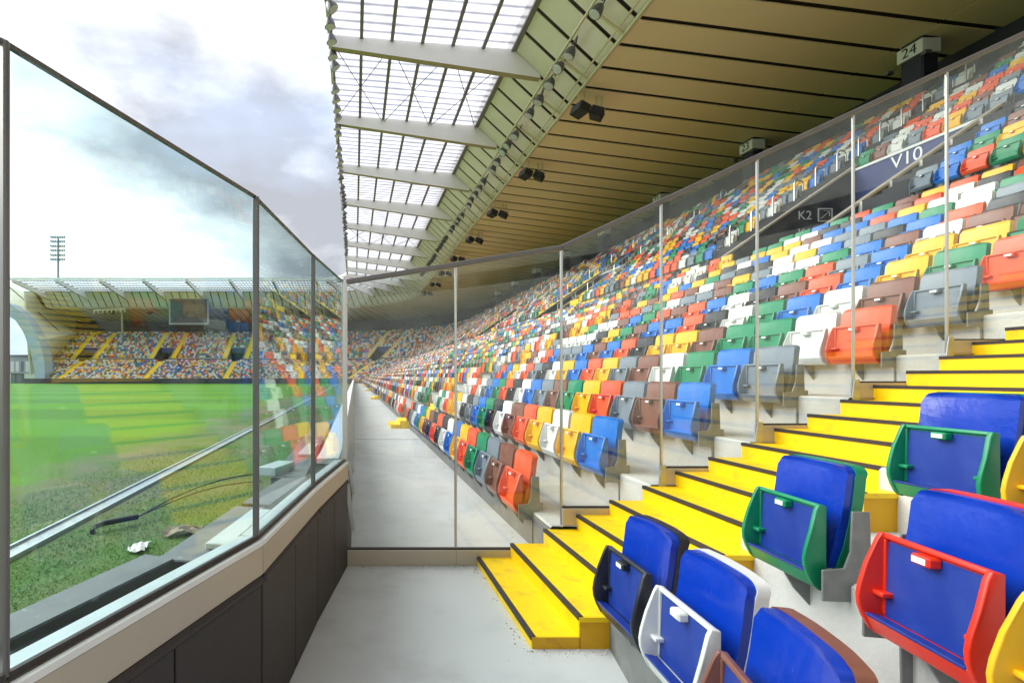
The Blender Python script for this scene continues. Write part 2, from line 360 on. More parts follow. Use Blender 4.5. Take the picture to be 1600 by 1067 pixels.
# ------------------------------------------------------------------ grandstand
GS = tag(empty('grandstand', (13, 40, 0)), 'long concrete grandstand with cantilevered panelled roof curving round the far corner', 'grandstand')
GSI = Matrix.Translation((-13, -40, 0))
def gpart(mb, name, mats, parent=None, **k):
    o = mb.build(name, mats, None, **k); o.parent = parent or GS
    if parent is None: o.matrix_parent_inverse = GSI      # parts sit in world coordinates
    return o
def row_end(r): return SF + 57 + 8 * min(1, r / 10.)
for r in range(NL):
    x0 = XL[r]; x1 = XL[r + 1] if r + 1 < NL else XW; z0 = FL[r]; z1 = FL[r + 1] if r + 1 < NL else ZG
    mb = MB()
    for a, b in ((S_MIN, s_of_y(x0 + .4, NEAR_AISLE[0] + .06)), (s_of_y(x0 + .4, NEAR_AISLE[1] - .03), row_end(r))):
        sweep(mb, a, b, [(x0, z0 - .3), (x0, z1 - .015), (x0 + .015, z1), (x1 + .02, z1)])
    if r == 0: mb.m = [1 if i % 3 == 0 else 0 for i in range(len(mb.f))]
    gpart(mb, 'terrace_step', ['concrete', 'kerb_dark'])
cuts = [(v - VH / scale_at(v, 15), v + VH / scale_at(v, 15)) for v in VOM]
def segs(s0, s1):
    a = s0
    for c0, c1 in cuts:
        if c0 > a: yield a, c0
        a = c1
    if a < s1: yield a, s1
mb = MB()
for a, b in segs(S_MIN, SEND): sweep(mb, a, b, [(XW, ZG - .1), (XW, ZW), (XU[0] + .02, ZW)])
gpart(mb, 'tier_wall', 'dark_wall')
for k in range(NU):
    x0 = XU[k]; x1 = XU[k + 1] if k + 1 < NU else XU[k] + .8; z0 = FU[k]; z1 = z0 + .545
    mb = MB()
    for a, b in (segs(S_MIN, SEND) if k < 5 else [(S_MIN, SEND)]):
        sweep(mb, a, b, [(x0, z0 - .2), (x0, z1 - .015), (x0 + .015, z1), (x1 + .02, z1)])
    gpart(mb, 'terrace_step', 'concrete')
ZB = FU[-1] + .545
mb = MB(); sweep(mb, S_MIN, SEND + 1.7, [(XU[-1] + .8, ZB), (27.0, ZB), (27.0, 16.4)]); gpart(mb, 'back_wall', 'dark_wall')
mb = MB(); sweep(mb, S_MIN, SEND, [(XU[-1] + .83, ZB), (XU[-1] + .83, ZB + .5), (XU[-1] + .9, ZB + .5), (XU[-1] + .9, ZB)], closed=True); gpart(mb, 'back_parapet', 'dark_wall')
# vomitories
def par_z(x): return ZW + .47 + .69 * (x - 13.3)
for i, v in enumerate(VOM):
    d = VH / scale_at(v, 15)
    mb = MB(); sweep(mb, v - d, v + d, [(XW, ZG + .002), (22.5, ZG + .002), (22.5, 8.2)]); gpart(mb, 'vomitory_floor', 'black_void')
    for sg in (-1, 1):
        s0 = v + sg * d; th = .14 / scale_at(v, 15) * sg
        pr = [(XW - .05, ZG), (XV + .3, ZG), (XV + .3, par_z(XV + .3)), (XW - .05, par_z(XW - .05))]
        mb = MB(); a = [P(s0 - th * .5, x, z) for x, z in pr]; b = [P(s0 + th * .5, x, z) for x, z in pr]
        mb.add(a + b, [(0, 1, 2, 3), (7, 6, 5, 4)] + [(q, (q + 1) % 4, 4 + (q + 1) % 4, 4 + q) for q in range(4)])
        wl = gpart(mb, 'vomitory_wall', 'dark_wall')
        cp = MB(); cp.bar(P(s0, XW - .06, par_z(XW - .06) + .03), P(s0, XV + .3, par_z(XV + .3) + .03), .2, .06)
        gpart(cp, 'coping', 'beige', wl)
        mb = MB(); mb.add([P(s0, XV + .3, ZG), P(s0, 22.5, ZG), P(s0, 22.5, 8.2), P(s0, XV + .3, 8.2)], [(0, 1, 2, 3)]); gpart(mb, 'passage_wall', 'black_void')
    mb = MB(); sweep(mb, v - d, v + d, [(XV, 7.15), (XV, 8.5), (XV + .26, 8.5), (XV + .26, 7.15)], closed=True)
    lt = gpart(mb, 'lintel', 'navy')
    mb = MB(); sweep(mb, v - d, v + d, [(XV - .03, 8.45), (XV - .03, 8.53), (XV + .3, 8.53), (XV + .3, 8.45)], closed=True); gpart(mb, 'lintel_cap', 'white_paint', lt)
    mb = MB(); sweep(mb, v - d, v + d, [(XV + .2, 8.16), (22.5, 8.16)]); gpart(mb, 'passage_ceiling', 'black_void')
def gtext(*a, **k):
    o = text(*a, **k); o.parent = GS; o.matrix_parent_inverse = GSI; return o
for i, v in enumerate(VOM[:5]):
    gtext('vomitory_sign', 'V%d' % (10 - i), .56, P(v + .22, XV - .008, 8.2), (R_(90), 0, R_(-90)), 'text_white')
    gtext('direction_sign', 'K2', .42, P(v + VH - .09, 15.3, 6.95), (R_(90), 0, 0), 'text_white')
    mb = MB(); yv = YS + v + VH - .085
    for x0, x1, z0, z1 in ((15.45, 15.95, 6.55, 6.59), (15.45, 15.95, 6.97, 7.01), (15.45, 15.49, 6.59, 6.97), (15.91, 15.95, 6.59, 6.97)): mb.box(x0, x1, yv, yv + .008, z0, z1)
    mb.v = [(x + .3, y, z + .2) for x, y, z in mb.v]; mb.bar((15.85, yv, 6.85), (16.13, yv, 7.1), .035, .008); mb.bar((16.14, yv, 7.12), (15.96, yv, 7.12), .035, .008); mb.bar((16.14, yv, 7.12), (16.14, yv, 6.94), .035, .008)
    gpart(mb, 'arrow_sign', 'text_white')
    gtext('direction_sign', 'K1', .42, P(v + VH - .09, 15.3, 6.35), (R_(90), 0, 0), 'text_white')

# roof -----------------------------------------------------------
RA, RB, RD, RE, RF = (-1.4, 21.9), (9.5, 21.0), (12.9, 17.8), (24.6, 16.3), (27.2, 16.0)
PW = 1.82
def lerp(a, b, t): return (a[0] + (b[0] - a[0]) * t, a[1] + (b[1] - a[1]) * t)
up = .14
mb = MB(); sweep(mb, -12, SEND + 1.5, [(RB[0] - .1, RB[1] + up), (RD[0] + .05, RD[1] + up), (RE[0], RE[1] + up), (RF[0], RF[1] + up)], step=200)
gpart(mb, 'roof_deck', 'roof_dark')
mb = MB(); sweep(mb, -12, SEND + 1.5, [(RB[0], RB[1] + 1.0), (RF[0] + 1, RF[1] + 3.4), (RF[0] + 1, RF[1] - .2)], step=200); gpart(mb, 'roof_cover', 'fascia')
# panel joints along the bowl: 1.82 m apart, five to a bay
js = [7.3 + PW * i for i in range(60)]
js = [s for s in js if s < SL - .6]
nb = len(js); arcn = 20
js += [SL + SA * i / arcn for i in range(arcn + 1)]
k0 = SF + PW
while k0 < SEND + 1.4: js.append(k0); k0 += PW
G = .13
def panel(a, b, p, q, name, m, th=.05):
    ga = G / scale_at((a + b) / 2, p[0]); gb = G / scale_at((a + b) / 2, q[0])
    n = Vector((q[1] - p[1], -(q[0] - p[0]))).normalized() * th
    vs_ = []
    for off in (0, 1):
        for (s, pt) in ((a + ga, p), (b - ga, p), (b - gb, q), (a + gb, q)):
            vs_.append(P(s, pt[0] - n.x * off * -1 * 0 + 0 * off, pt[1] + th * off))
    m_ = MB().add(vs_, [(0, 1, 2, 3), (7, 6, 5, 4), (0, 4, 5, 1), (1, 5, 6, 2), (2, 6, 7, 3), (3, 7, 4, 0)])
    return gpart(m_, name, m)
for a, b in zip(js, js[1:]):
    if b - a < .2: continue
    panel(a, b, lerp(RB, RD, .005), lerp(RB, RD, .985), 'fascia_panel', 'fascia')
    panel(a, b, lerp(RD, RE, .006), lerp(RD, RE, .996), 'soffit_panel', 'soffit')
    panel(a, b, lerp(RE, RF, .01), RF, 'soffit_panel', 'soffit')
mb = MB(); sweep(mb, -12, 7.3, [RB, RD, RE, RF], step=200); gpart(mb, 'soffit_lining', 'soffit')
# beams, sheets, purlins
beams = [7.3 - 9.1 + 0.6, ] + [js[i] for i in range(0, nb, 5)]
fb = [SL + SA * t for t in (.12, .34, .56, .78, 1.0)] + [SF + 9.1 * i for i in range(1, 8)]
beams = [s for s in beams if s < SL - 2] + fb
TIP = lerp(RB, RD, .47)
bw = .42
for s in beams:
    pr = [(RA[0], RA[1] - .08), (RA[0], RA[1] - .75), (TIP[0], TIP[1] - .22), (TIP[0] - .04, TIP[1] + .02), (RB[0] - .02, RB[1] - .02)]
    o_, n_, an = frame(s); t_ = Vector((-n_[1], n_[0], 0)) * bw
    pts = [Vector(P(s, x, z)) - t_ * .5 for x, z in pr]
    mb = MB().prism(pts, t_)
    for fi in range(len(mb.f)):
        pass
    # lower flange is brown
    mb.m[3] = 1
    gpart(mb, 'roof_beam', ['beam_white', 'beam_brown'])
NP = 6
for a, b in zip(beams, beams[1:]):
    for q in range(NP):
        p0 = lerp(RA, RB, q / NP); p1 = lerp(RA, RB, (q + 1) / NP)
        ss = s_samples(a, b)
        mb = MB(); sweep(mb, a, b, [(p0[0], p0[1] + .02), (p1[0], p1[1] + .02)])
        o = gpart(mb, 'roof_sheet', 'roof_sheet'); me = o.data
        uv = me.uv_layers.new(name='uv'); n = len(ss)
        Ltot = (b - a) * scale_at((a + b) / 2, 5)
        for pl in me.polygons:
            for li in pl.loop_indices:
                vi = me.loops[li].vertex_index; uv.data[li].uv = ((vi // 2) / (n - 1) * Ltot / 9.1, vi % 2)
for q in range(NP + 1):
    p = lerp(RA, RB, q / NP); wq = .2 if q < NP else .3
    mb = MB(); sweep(mb, beams[0], SEND, [(p[0] - wq / 2, p[1] - .02), (p[0] + wq / 2, p[1] - .02), (p[0] + wq / 2, p[1] - .16), (p[0] - wq / 2, p[1] - .16)], closed=True, step=200)
    gpart(mb, 'purlin', 'purlin')
for i in (3, 7, 11):
    if i + 1 >= len(beams): continue
    a, b = beams[i], beams[i + 1]
    mb = MB()
    for q0, q1 in ((0, 2), (2, 4), (4, 6)):
        for e in ((a, b), (b, a)):
            p0 = lerp(RA, RB, q0 / NP); p1 = lerp(RA, RB, q1 / NP)
            mb.tube([P(e[0], p0[0], p0[1] - .28), P(e[1], p1[0], p1[1] - .28)], .028, 6)
    gpart(mb, 'brace_cable', 'purlin')
# rails that carry the lamps
RCp = lerp(RB, RD, .57)
def off_pt(pt, d): return (pt[0] - d * .69, pt[1] - d * .73)
for pt, wq, hh in ((off_pt(RCp, .42), .10, .10), ((RD[0] - .1, RD[1] - .12), .16, .16), ((RD[0] - .45, RD[1] + .12), .07, .07)):
    mb = MB(); sweep(mb, 7.3, SEND, [(pt[0] - wq / 2, pt[1] - hh / 2), (pt[0] + wq / 2, pt[1] - hh / 2), (pt[0] + wq / 2, pt[1] + hh / 2), (pt[0] - wq / 2, pt[1] + hh / 2)], closed=True, step=200)
    gpart(mb, 'lamp_rail', 'rail_cream')
for s in [js[i] + .9 for i in range(4, nb - 1, 2)]:
    c = off_pt(RCp, .40); mb = MB().bar(P(s, *c), P(s, RD[0] - .2, RD[1] - .1), .13, .1); gpart(mb, 'rail_hanger', 'rail_cream')
mb = MB(); sweep(mb, 7.3, SEND, [(RA[0] - .18, RA[1] - .35), (RA[0] - .02, RA[1] - .35), (RA[0] - .02, RA[1] + .12), (RA[0] - .18, RA[1] + .12)], closed=True, step=200)
gpart(mb, 'edge_beam', 'beam_white')
# pillars with numbers
num = 24
for i in range(13):
    s = 17.6 + 9.25 * i
    if SL - 2 < s < SF + 1: num -= 1; continue
    o_, n_, an = frame(s); c = P(s, 25.0)
    pl = MB().box(-.36, .36, -.45, .45, 0, 16.4 - ZB).build('pillar', 'pillar', None, bevel=.06)
    pl.parent = GS; pl.matrix_parent_inverse = GSI; pl.location = (c[0], c[1], ZB); pl.rotation_euler = (0, 0, an)
    bx = MB().box(-.45, .37, -.52, .52, 2.9, 3.5).build('number_box', 'white_paint', pl, bevel=.02)
    if i < 6: text('pillar_number', str(num), .62, (-.456, 0, 3.2), (R_(90), 0, R_(-90)), 'text_black', pl)
    lp = MB()
    for sx in (-1, 1):
        lp.bar((-.5, sx * .5, 2.75), (-.5, sx * .75, 2.7), .05); lp.box(-.65, -.4, sx * .75 - .08, sx * .75 + .08, 2.62, 2.78)
    lp.build('bracket_lamp', 'lamp_grey', pl)
    num -= 1

# ------------------------------------------------------------------ seats
def seat_frame_pts():
    return [(.080, .640), (.112, .645), (.124, .620), (.152, .530), (.172, .455), (.178, .415), (.175, .380), (.162, .340), (.140, .297), (.122, .281), (.106, .276), (.090, .32)]
def back_grid(nw, nh, wid, curve=.018, lo=.365, hi=.81, th=.046, rad=.05):
    mb = MB(); ids = {}
    for side in (0, 1):
        zs = [lo + (hi - rad - lo) * q / (nh - 4) for q in range(nh - 3)] + [hi - rad * q for q in (.55, .28, .1, 0)]
        for iz in range(nh + 1):
            z = zs[iz]; t = (z - lo) / (hi - lo)
            hw = wid / 2
            d = hi - z
            if d < rad: hw -= rad - math.sqrt(max(0, rad * rad - (rad - d) ** 2))
            if t < .12: hw -= .012
            f0 = .058 - .075 * t - .02 * math.sin(math.pi * t) * .6
            if t > .93: f0 -= .008
            for ia in range(nw + 1):
                q = -1 + 2 * ia / nw
                f = f0 + curve * abs(q) ** 3 - (th if side else 0) - (.004 if side and abs(q) == 1 else 0)
                ids[side, iz, ia] = len(mb.v); mb.v.append((q * hw, f, z))
    def fa(*i): mb.f.append(i); mb.m.append(0)
    for iz in range(nh):
        for ia in range(nw):
            a, b, c, d = ids[0, iz, ia], ids[0, iz, ia + 1], ids[0, iz + 1, ia + 1], ids[0, iz + 1, ia]; fa(a, b, c, d)
            a, b, c, d = ids[1, iz, ia], ids[1, iz, ia + 1], ids[1, iz + 1, ia + 1], ids[1, iz + 1, ia]; fa(d, c, b, a)
        for ia in (0, nw): fa(ids[0, iz, ia], ids[0, iz + 1, ia], ids[1, iz + 1, ia], ids[1, iz, ia])
    for ia in range(nw):
        for iz in (0, nh): fa(ids[0, iz, ia], ids[0, iz, ia + 1], ids[1, iz, ia + 1], ids[1, iz, ia])
    return mb
SW = .445
def pan_mesh(name, mats, wid=SW, wall=.016, panel_mat=0, bev=.005, seg=1):
    """folded seat pan: a tray whose open underside faces the pitch"""
    mb = MB(); h = wid / 2; pr = seat_frame_pts()
    for sx in (-1, 1):
        x0 = sx * h
        mb.prism([(x0 - (.012 * sx if z > .6 else 0), f, z) for f, z in pr], (-sx * wall, 0, 0))
    # top rim, floor of the tray, lower lip
    mb.prism([(-h + wall + .001, .082, .640), (-h + wall + .001, .104, .645), (-h + wall + .001, .110, .629), (-h + wall + .001, .084, .617)], (wid - 2 * wall - .002, 0, 0))
    mb.prism([(-h + wall, .082, .63), (-h + wall, .092, .63), (-h + wall, .104, .34), (-h + wall, .092, .34)], (wid - 2 * wall, 0, 0), panel_mat)
    mb.prism([(-h + wall, .095, .345), (-h + wall, .164, .357), (-h + wall, .134, .290), (-h + wall, .106, .280)], (wid - 2 * wall, 0, 0))
    for sx in (-1, 1):       # stiffening post and stop on each cheek
        a = sx * (h - .03)
        mb.box(a - .009, a + .009, .090, .108, .355, .625)
        mb.box(sx * (h - .045) - .028, sx * (h - .045) + .028, .098, .138, .425, .443)
    return mb.mesh(name, mats, bevel=bev, seg=seg, smooth=True)
mat('plastic_red', srgb(226, 50, 28, .9), rough=.36, var=.06, scale=9)
meshes = {}
for cn in SEATN + ['red']:
    pm = 'plastic_' + cn
    mb = back_grid(6, 8, SW); meshes['back', cn] = mb.mesh('backrest', pm, smooth=True)
    meshes['pan', cn] = pan_mesh('seat_pan', pm)
    meshes['tab', cn] = MB().box(-.045, .03, .094, .134, .588, .622).mesh('label_holder', pm, bevel=.006)
    # padded variant
    mb = back_grid(8, 8, .46, curve=.02, th=.040, rad=.05)
    mb.v = [(x, f - .030, z) for x, f, z in mb.v]
    meshes['shell', cn] = mb.mesh('back_shell', pm, smooth=True)
    meshes['frame', cn] = pan_mesh('seat_pan', pm, wid=.46, wall=.022, bev=.008, seg=3)
mb = back_grid(8, 8, .448, curve=.02, th=.036, rad=.05, hi=.806, lo=.372)
PAD = mb.mesh('back_pad', 'padblue', smooth=True)
PADU = MB().prism([(-.192, .088, .617), (-.192, .097, .617), (-.192, .109, .352), (-.192, .100, .352)], (.384, 0, 0)).mesh('under_pad', 'padblue_under', bevel=.002)
PADS = MB().prism([(-.2, .112, .352), (-.2, .165, .362), (-.2, .162, .349), (-.2, .114, .342)], (.40, 0, 0)).mesh('pad_edge', 'padblue_under', bevel=.002)
PLATE = MB().box(-.034, .019, .1335, .1365, .596, .615).mesh('number_plate', 'plate')
BRK = MB()
BRK.prism([(-.03, .06, .33), (-.03, .10, .27), (-.03, .06, .20), (-.03, -.01, .12), (-.03, -.03, .12), (-.03, -.03, .33)], (.012, 0, 0))
BRK = BRK.mesh('bracket', 'bracket_steel')
EB = MB()                                   # plate at the end of a row: stem, arm and foot
EB.prism([(0, .135, .38), (0, .135, .25), (0, .02, .25), (0, .015, -.0), (0, -.035, -.0), (0, -.052, .33), (0, -.085, .33), (0, -.085, .40), (0, -.055, .40), (0, -.048, .63), (0, .018, .63), (0, .026, .46), (0, .05, .39)], (.012, 0, 0))
EB.box(-.02, .03, -.09, .03, -.0, .012)
EB = EB.mesh('end_bracket', 'bracket_steel', bevel=.002)
def seat_matrix(pos, yaw):     # local x = along the row, y = towards the pitch, z up
    c, s = math.cos(yaw), math.sin(yaw)      # outward = (c, s)
    return Matrix(((s, -c, 0, pos[0]), (-c, -s, 0, pos[1]), (0, 0, 1, pos[2]), (0, 0, 0, 1)))
ORD = ['zeroth', 'first', 'second', 'third', 'fourth', 'fifth', 'sixth', 'seventh', 'eighth', 'ninth', 'tenth', 'eleventh', 'twelfth', 'thirteenth', 'fourteenth',
       'fifteenth', 'sixteenth', 'seventeenth', 'eighteenth', 'nineteenth', 'twentieth']
def ordn(n): return ORD[n] if n < len(ORD) else '%dth' % n
jit = random.Random(21)
def seat_thing(pos, yaw, cn, label, group, end=0):
    e = empty('stadium_seat', (0, 0, 0)); e.matrix_world = seat_matrix(pos, yaw + jit.gauss(0, .012)); tag(e, label, 'seat', group)
    for nm, key in (('backrest', 'back'), ('seat_pan', 'pan'), ('label_holder', 'tab')): link(nm, meshes[key, cn], e)
    link('number_plate', PLATE, e); link('bracket', BRK, e)
    tl = Matrix.Translation((0, .1, .3)) @ Matrix.Rotation(jit.gauss(0, .022), 4, 'X') @ Matrix.Translation((0, -.1, -.3))
    for ch in e.children:
        if not ch.name.startswith(('backrest', 'bracket')): ch.matrix_local = tl
    if end: link('end_bracket', EB, e, Matrix.Translation((end * .25, 0, 0)))
    return e
def pad_seat(pos, yaw, cn, label, end=0):
    e = empty('padded_seat', (0, 0, 0)); e.matrix_world = seat_matrix(pos, yaw) @ Matrix.Diagonal((.87, 1, 1, 1)); tag(e, label, 'seat', 'blue padded seats beside the near aisle')
    b = link('back_shell', meshes['shell', cn], e); link('back_pad', PAD, b)
    p = link('seat_pan', meshes['frame', cn], e); link('under_pad', PADU, p); link('pad_edge', PADS, p)
    t = link('label_holder', meshes['tab', cn], e); link('number_plate', PLATE, t); link('bracket', BRK, e)
    if end: link('end_bracket', EB, e, Matrix.Translation((end * .262, 0, 0)))
    return e
# near block, this side of the aisle
pad_seat((1.41, 2.40, 0), R_(-2), 'black', 'blue padded seat in a black frame beside the lowest yellow steps', 0)
pad_seat((1.36, 1.90, 0), R_(-5), 'white', 'blue padded seat in a white frame between the black and brown framed ones', 0)
pad_seat((1.22, 1.39, 0), R_(-15), 'brown', 'blue padded seat in a brown frame next to the white framed one', 0)
pad_seat((1.02, .93, 0), R_(-24), 'white', 'blue padded seat just past the brown framed one in the front row', 0)
pad_seat((2.13, 2.33, TOPS[1] - .81), R_(-5), 'green', 'blue padded seat in a green frame with a grey end bracket beside the stairs', 1)
pad_seat((1.95, 1.58, TOPS[1] - .81), R_(-10), 'red', 'blue padded seat in a red frame in the second row', -1)
pad_seat((1.78, 1.08, TOPS[1] - .81), R_(-18), 'yellow', 'blue padded seat in a yellow frame next to the red framed one')
pad_seat((2.90, 2.36, TOPS[2] - .81 - .02), R_(-2), 'green', 'blue padded seat in a green frame in the third row above the red framed one')
pad_seat((2.84, 1.86, TOPS[2] - .81 - .02), R_(-8), 'yellow', 'blue padded seat in an orange yellow frame in the third row')

# all the other seats
aisl = [v + .3 - .45 for v in VOM]
def blocked_low(s, x):
    y = P(s, x)[1]
    if s < 3 and y < NEAR_AISLE[1] + .62: return True
    return any(abs(s - a) * scale_at(s, x) < .88 for a in aisl)
def blocked_up(s, x, k):
    if s < 3 and P(s, x)[1] < NEAR_AISLE[1] + .6 and P(s, x)[1] > 2.2: return True
    for v in VOM:
        d = abs(s - v) * scale_at(s, x)
        if k < 5 and d < VH + .25: return True
        if VH + .02 < d < VH + 1.5: return True
    return False
rng = random.Random(11)
seats = []      # (row key, pos, yaw, colour index, end, depth)
def fill_row(x, z, s_end, block, key, s_beg=-.6):
    s = s_beg; run = []; k = 0
    out_row = []
    while s < s_end:
        st = .5 / scale_at(s, x)
        if not block(s, x):
            o_, n_, an = frame(s); out_row.append((P(s, x, z), an, s))
            s += st
        else: s += st * .2
    for i, (p, an, s) in enumerate(out_row):
        gap_prev = i == 0 or (s - out_row[i - 1][2]) * scale_at(s, x) > .56
        gap_next = i == len(out_row) - 1 or (out_row[i + 1][2] - s) * scale_at(s, x) > .56
        c = rng.choices(range(8), (17, 9, 12, 10, 15, 14, 12, 11) if s < SL else (30, 9, 10, 8, 16, 15, 9, 10))[0]
        seats.append([key, i + 1, p, an, c, 1 if gap_prev else (-1 if gap_next else 0), math.hypot(p[0], p[1])])
for r in range(NL): fill_row(XL[r], FL[r], row_end(r) - .4, blocked_low, ('low', r))
for k in range(NU): fill_row(XU[k], FU[k], SEND - .4, lambda s, x: blocked_up(s, x, k), ('up', k))
# colours read from the photograph for the seats nearest the glass
KNOWN = {0: 'orange brown grey green orange yellow blue white black orange black brown yellow green blue white grey black orange orange'.split(),
         1: 'blue yellow white yellow orange brown white black green blue grey black white yellow'.split(),
         2: 'blue brown grey orange yellow green brown grey blue white black orange green blue grey'.split(),
         3: 'grey blue green white brown grey yellow orange blue yellow white black grey'.split(),
         4: 'orange white green green brown yellow yellow black orange blue'.split(),
         5: 'grey brown white blue green white black orange blue'.split(),
         6: 'orange green yellow blue orange brown black'.split(), 7: 'brown green yellow yellow blue grey orange'.split()}
for sd in seats:
    if sd[0][0] == 'low' and sd[0][1] in KNOWN and sd[1] <= len(KNOWN[sd[0][1]]): sd[4] = SEATN.index(KNOWN[sd[0][1]][sd[1] - 1])
def inview(p):
    if p[1] < 1: return False
    u = VPX + p[0] / p[1] * F_PX; v = VPY - (p[2] + .55 - H) / p[1] * F_PX
    return -10 < u < 1612 and 30 < v < 1080
cand = sorted([i for i, sd in enumerate(seats) if inview(sd[2])], key=lambda i: seats[i][2][1])
single = set(cand[:300])
ROWN = ['front', 'second', 'third', 'fourth', 'fifth', 'sixth', 'seventh', 'eighth', 'ninth', 'tenth', 'eleventh', 'twelfth', 'thirteenth', 'fourteenth']
CN = {'orange': 'orange-red'}
for i in sorted(single):
    key, n, p, an, c, end, d = seats[i]; cn = SEATN[c]
    tier = 'lower tier' if key[0] == 'low' else 'upper tier'
    lab = '%s folded seat, %s beyond the glass screen, %s row of the %s' % (CN.get(cn, cn), ordn(n), ROWN[key[1]], tier)
    seat_thing(p, an, cn, lab, 'coloured tip-up seats behind the glass screen', end)
# the rest: thousands of seats in one mesh
rest = [sd for i, sd in enumerate(seats) if i not in single]
lv = []; lf = []
def lbox(pts, faces): o = len(lv); lv.extend(pts); lf.extend([tuple(o + i for i in f) for f in faces])
h = SW / 2; hb = h - .03
lbox([(-h, .06, .37), (h, .06, .37), (h, -.012, .77), (hb, -.022, .81), (-hb, -.022, .81), (-h, -.012, .77),
      (-h, .015, .37), (h, .015, .37), (h, -.055, .77), (hb, -.06, .81), (-hb, -.06, .81), (-h, -.055, .77)],
     [(0, 1, 2, 5), (5, 2, 3, 4), (7, 6, 11, 8), (8, 11, 10, 9), (1, 7, 8, 2), (0, 5, 11, 6), (2, 8, 9, 3), (5, 4, 10, 11), (4, 3, 9, 10)])
lbox([(-h, .08, .64), (h, .08, .64), (h, .105, .645), (-h, .105, .645), (-h, .16, .40), (h, .16, .40), (-h, .128, .285), (h, .128, .285), (-h, .10, .28), (h, .10, .28),
      (-h + .016, .09, .63), (h - .016, .09, .63), (h - .016, .104, .35), (-h + .016, .104, .35)],
     [(0, 1, 2, 3), (0, 3, 4, 6, 8), (1, 9, 7, 5, 2), (6, 7, 9, 8), (10, 11, 12, 13), (13, 12, 7, 6), (0, 8, 9, 1)])
lv = np.array(lv, dtype=np.float32); nv = len(lv)
loops = np.concatenate([np.array(f) for f in lf]); ltot = np.array([len(f) for f in lf])
ns = len(rest)
co = np.empty((ns, nv, 3), np.float32); mi = np.empty((ns, len(lf)), np.int32)
for i, sd in enumerate(rest):
    m4 = np.array(seat_matrix(sd[2], sd[3] + jit.gauss(0, .015)), dtype=np.float32)
    co[i] = lv @ m4[:3, :3].T + m4[:3, 3]; mi[i] = sd[4]
me = bpy.data.meshes.new('stadium_seat_mass')
me.vertices.add(ns * nv); me.vertices.foreach_set('co', co.ravel())
al = (loops[None, :] + (np.arange(ns) * nv)[:, None]).ravel().astype(np.int32)
lt = np.tile(ltot, ns).astype(np.int32); ls = np.concatenate([[0], np.cumsum(lt)[:-1]]).astype(np.int32)
me.loops.add(len(al)); me.loops.foreach_set('vertex_index', al)
me.polygons.add(len(lt)); me.polygons.foreach_set('loop_start', ls); me.polygons.foreach_set('loop_total', lt)
for cn in SEATN: me.materials.append(M['plastic_' + cn])
me.polygons.foreach_set('material_index', mi.ravel()); me.update(calc_edges=True); me.validate()
o = link('stadium_seats', me); tag(o, 'thousands of multicoloured tip-up seats filling the far rows of the stands', 'seats', kind='stuff')

# ------------------------------------------------------------------ stairs
ST_LAB = {}
def near_stair():
    t = tag(empty('aisle_stair', (1.0, 3.4, 0)), 'bright yellow aisle stair with dark nosings climbing beside the glass screen', 'stairs')
    inv = Matrix.Translation((-1.0, -3.4, 0)); y0, y1 = NEAR_AISLE
    def base(x):
        z = 0.
        for r in range(NL):
            if x > XL[r] - .1: z = FL[r + 1] if r + 1 < NL else ZG
        return z
    for k in range(1, 44):
        x = 1.513 + .264 * (k - 3); z = .294 + .1147 * (k - 3) + (.004 if k == 1 else 0)
        x1 = x + .264
        mb = MB(); zb = 0.
        for r in range(NL):
            if x1 > XL[r] + .01: zb = FL[r + 1] if r + 1 < NL else ZG
        zb = 0. if k < 4 else z - .55
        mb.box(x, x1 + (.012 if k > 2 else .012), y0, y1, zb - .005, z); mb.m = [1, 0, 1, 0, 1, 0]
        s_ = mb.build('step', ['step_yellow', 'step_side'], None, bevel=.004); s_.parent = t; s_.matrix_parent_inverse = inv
        nm = MB().prism([(x - .004, y0 - .002, z - .02), (x - .004, y0 - .002, z + .005), (x + .022, y0 - .002, z + .005), (x + .022, y0 - .002, z + .0005), (x + .0005, y0 - .002, z + .0005), (x + .0005, y0 - .002, z - .02)], (0, y1 - y0 - .002, 0)).build('nosing', 'nosing', None)
        nm.parent = s_
        if k > 1 and k < 20:
            fl = MB().box(x, x1, y0 - .006, y0 - .001, z - .028, z - .001).build('side_fold', 'step_yellow', None); fl.parent = s_
    # riser side cheeks down to the terrace
near_stair()
def far_stair(s, wid, rows, label, group, lead, dark=0):
    mb = MB(); sc = 1 / scale_at(s, rows[0][0])
    for (x0, x1, z0, z1) in rows:
        n = 3 if lead else 2
        for q in range(n):
            xa = x0 - (.53 if lead else .27) + .264 * q; za = z0 + (z1 - z0) * (q + 1) / n + .006
            xb = xa + (.28 if lead or q == 0 else .53)
            if not lead and xa < rows[0][0] - .05: continue
            sc_ = 1 / scale_at(s, xa); a, b = s - wid / 2 * sc_, s + wid / 2 * sc_
            v_ = [P(a, xa, z0 - .02), P(b, xa, z0 - .02), P(b, xb, z0 - .02), P(a, xb, z0 - .02), P(a, xa, za), P(b, xa, za), P(b, xb, za), P(a, xb, za)]
            mb.add(v_, [(4, 5, 6, 7)]); mb.add(v_, [(0, 1, 5, 4)], dark); mb.add(v_, [(1, 2, 6, 5), (2, 3, 7, 6), (3, 0, 4, 7)], 0 if lead else 1)
    return tag(mb.build('aisle_stair', ['step_yellow', 'dark_wall']), label, 'stairs', group)
lowrows = [(XL[r], 0, FL[r], FL[r + 1] if r + 1 < NL else ZG) for r in range(NL)]
uprows = [(XU[k], 0, FU[k], FU[k] + .545) for k in range(NU)]
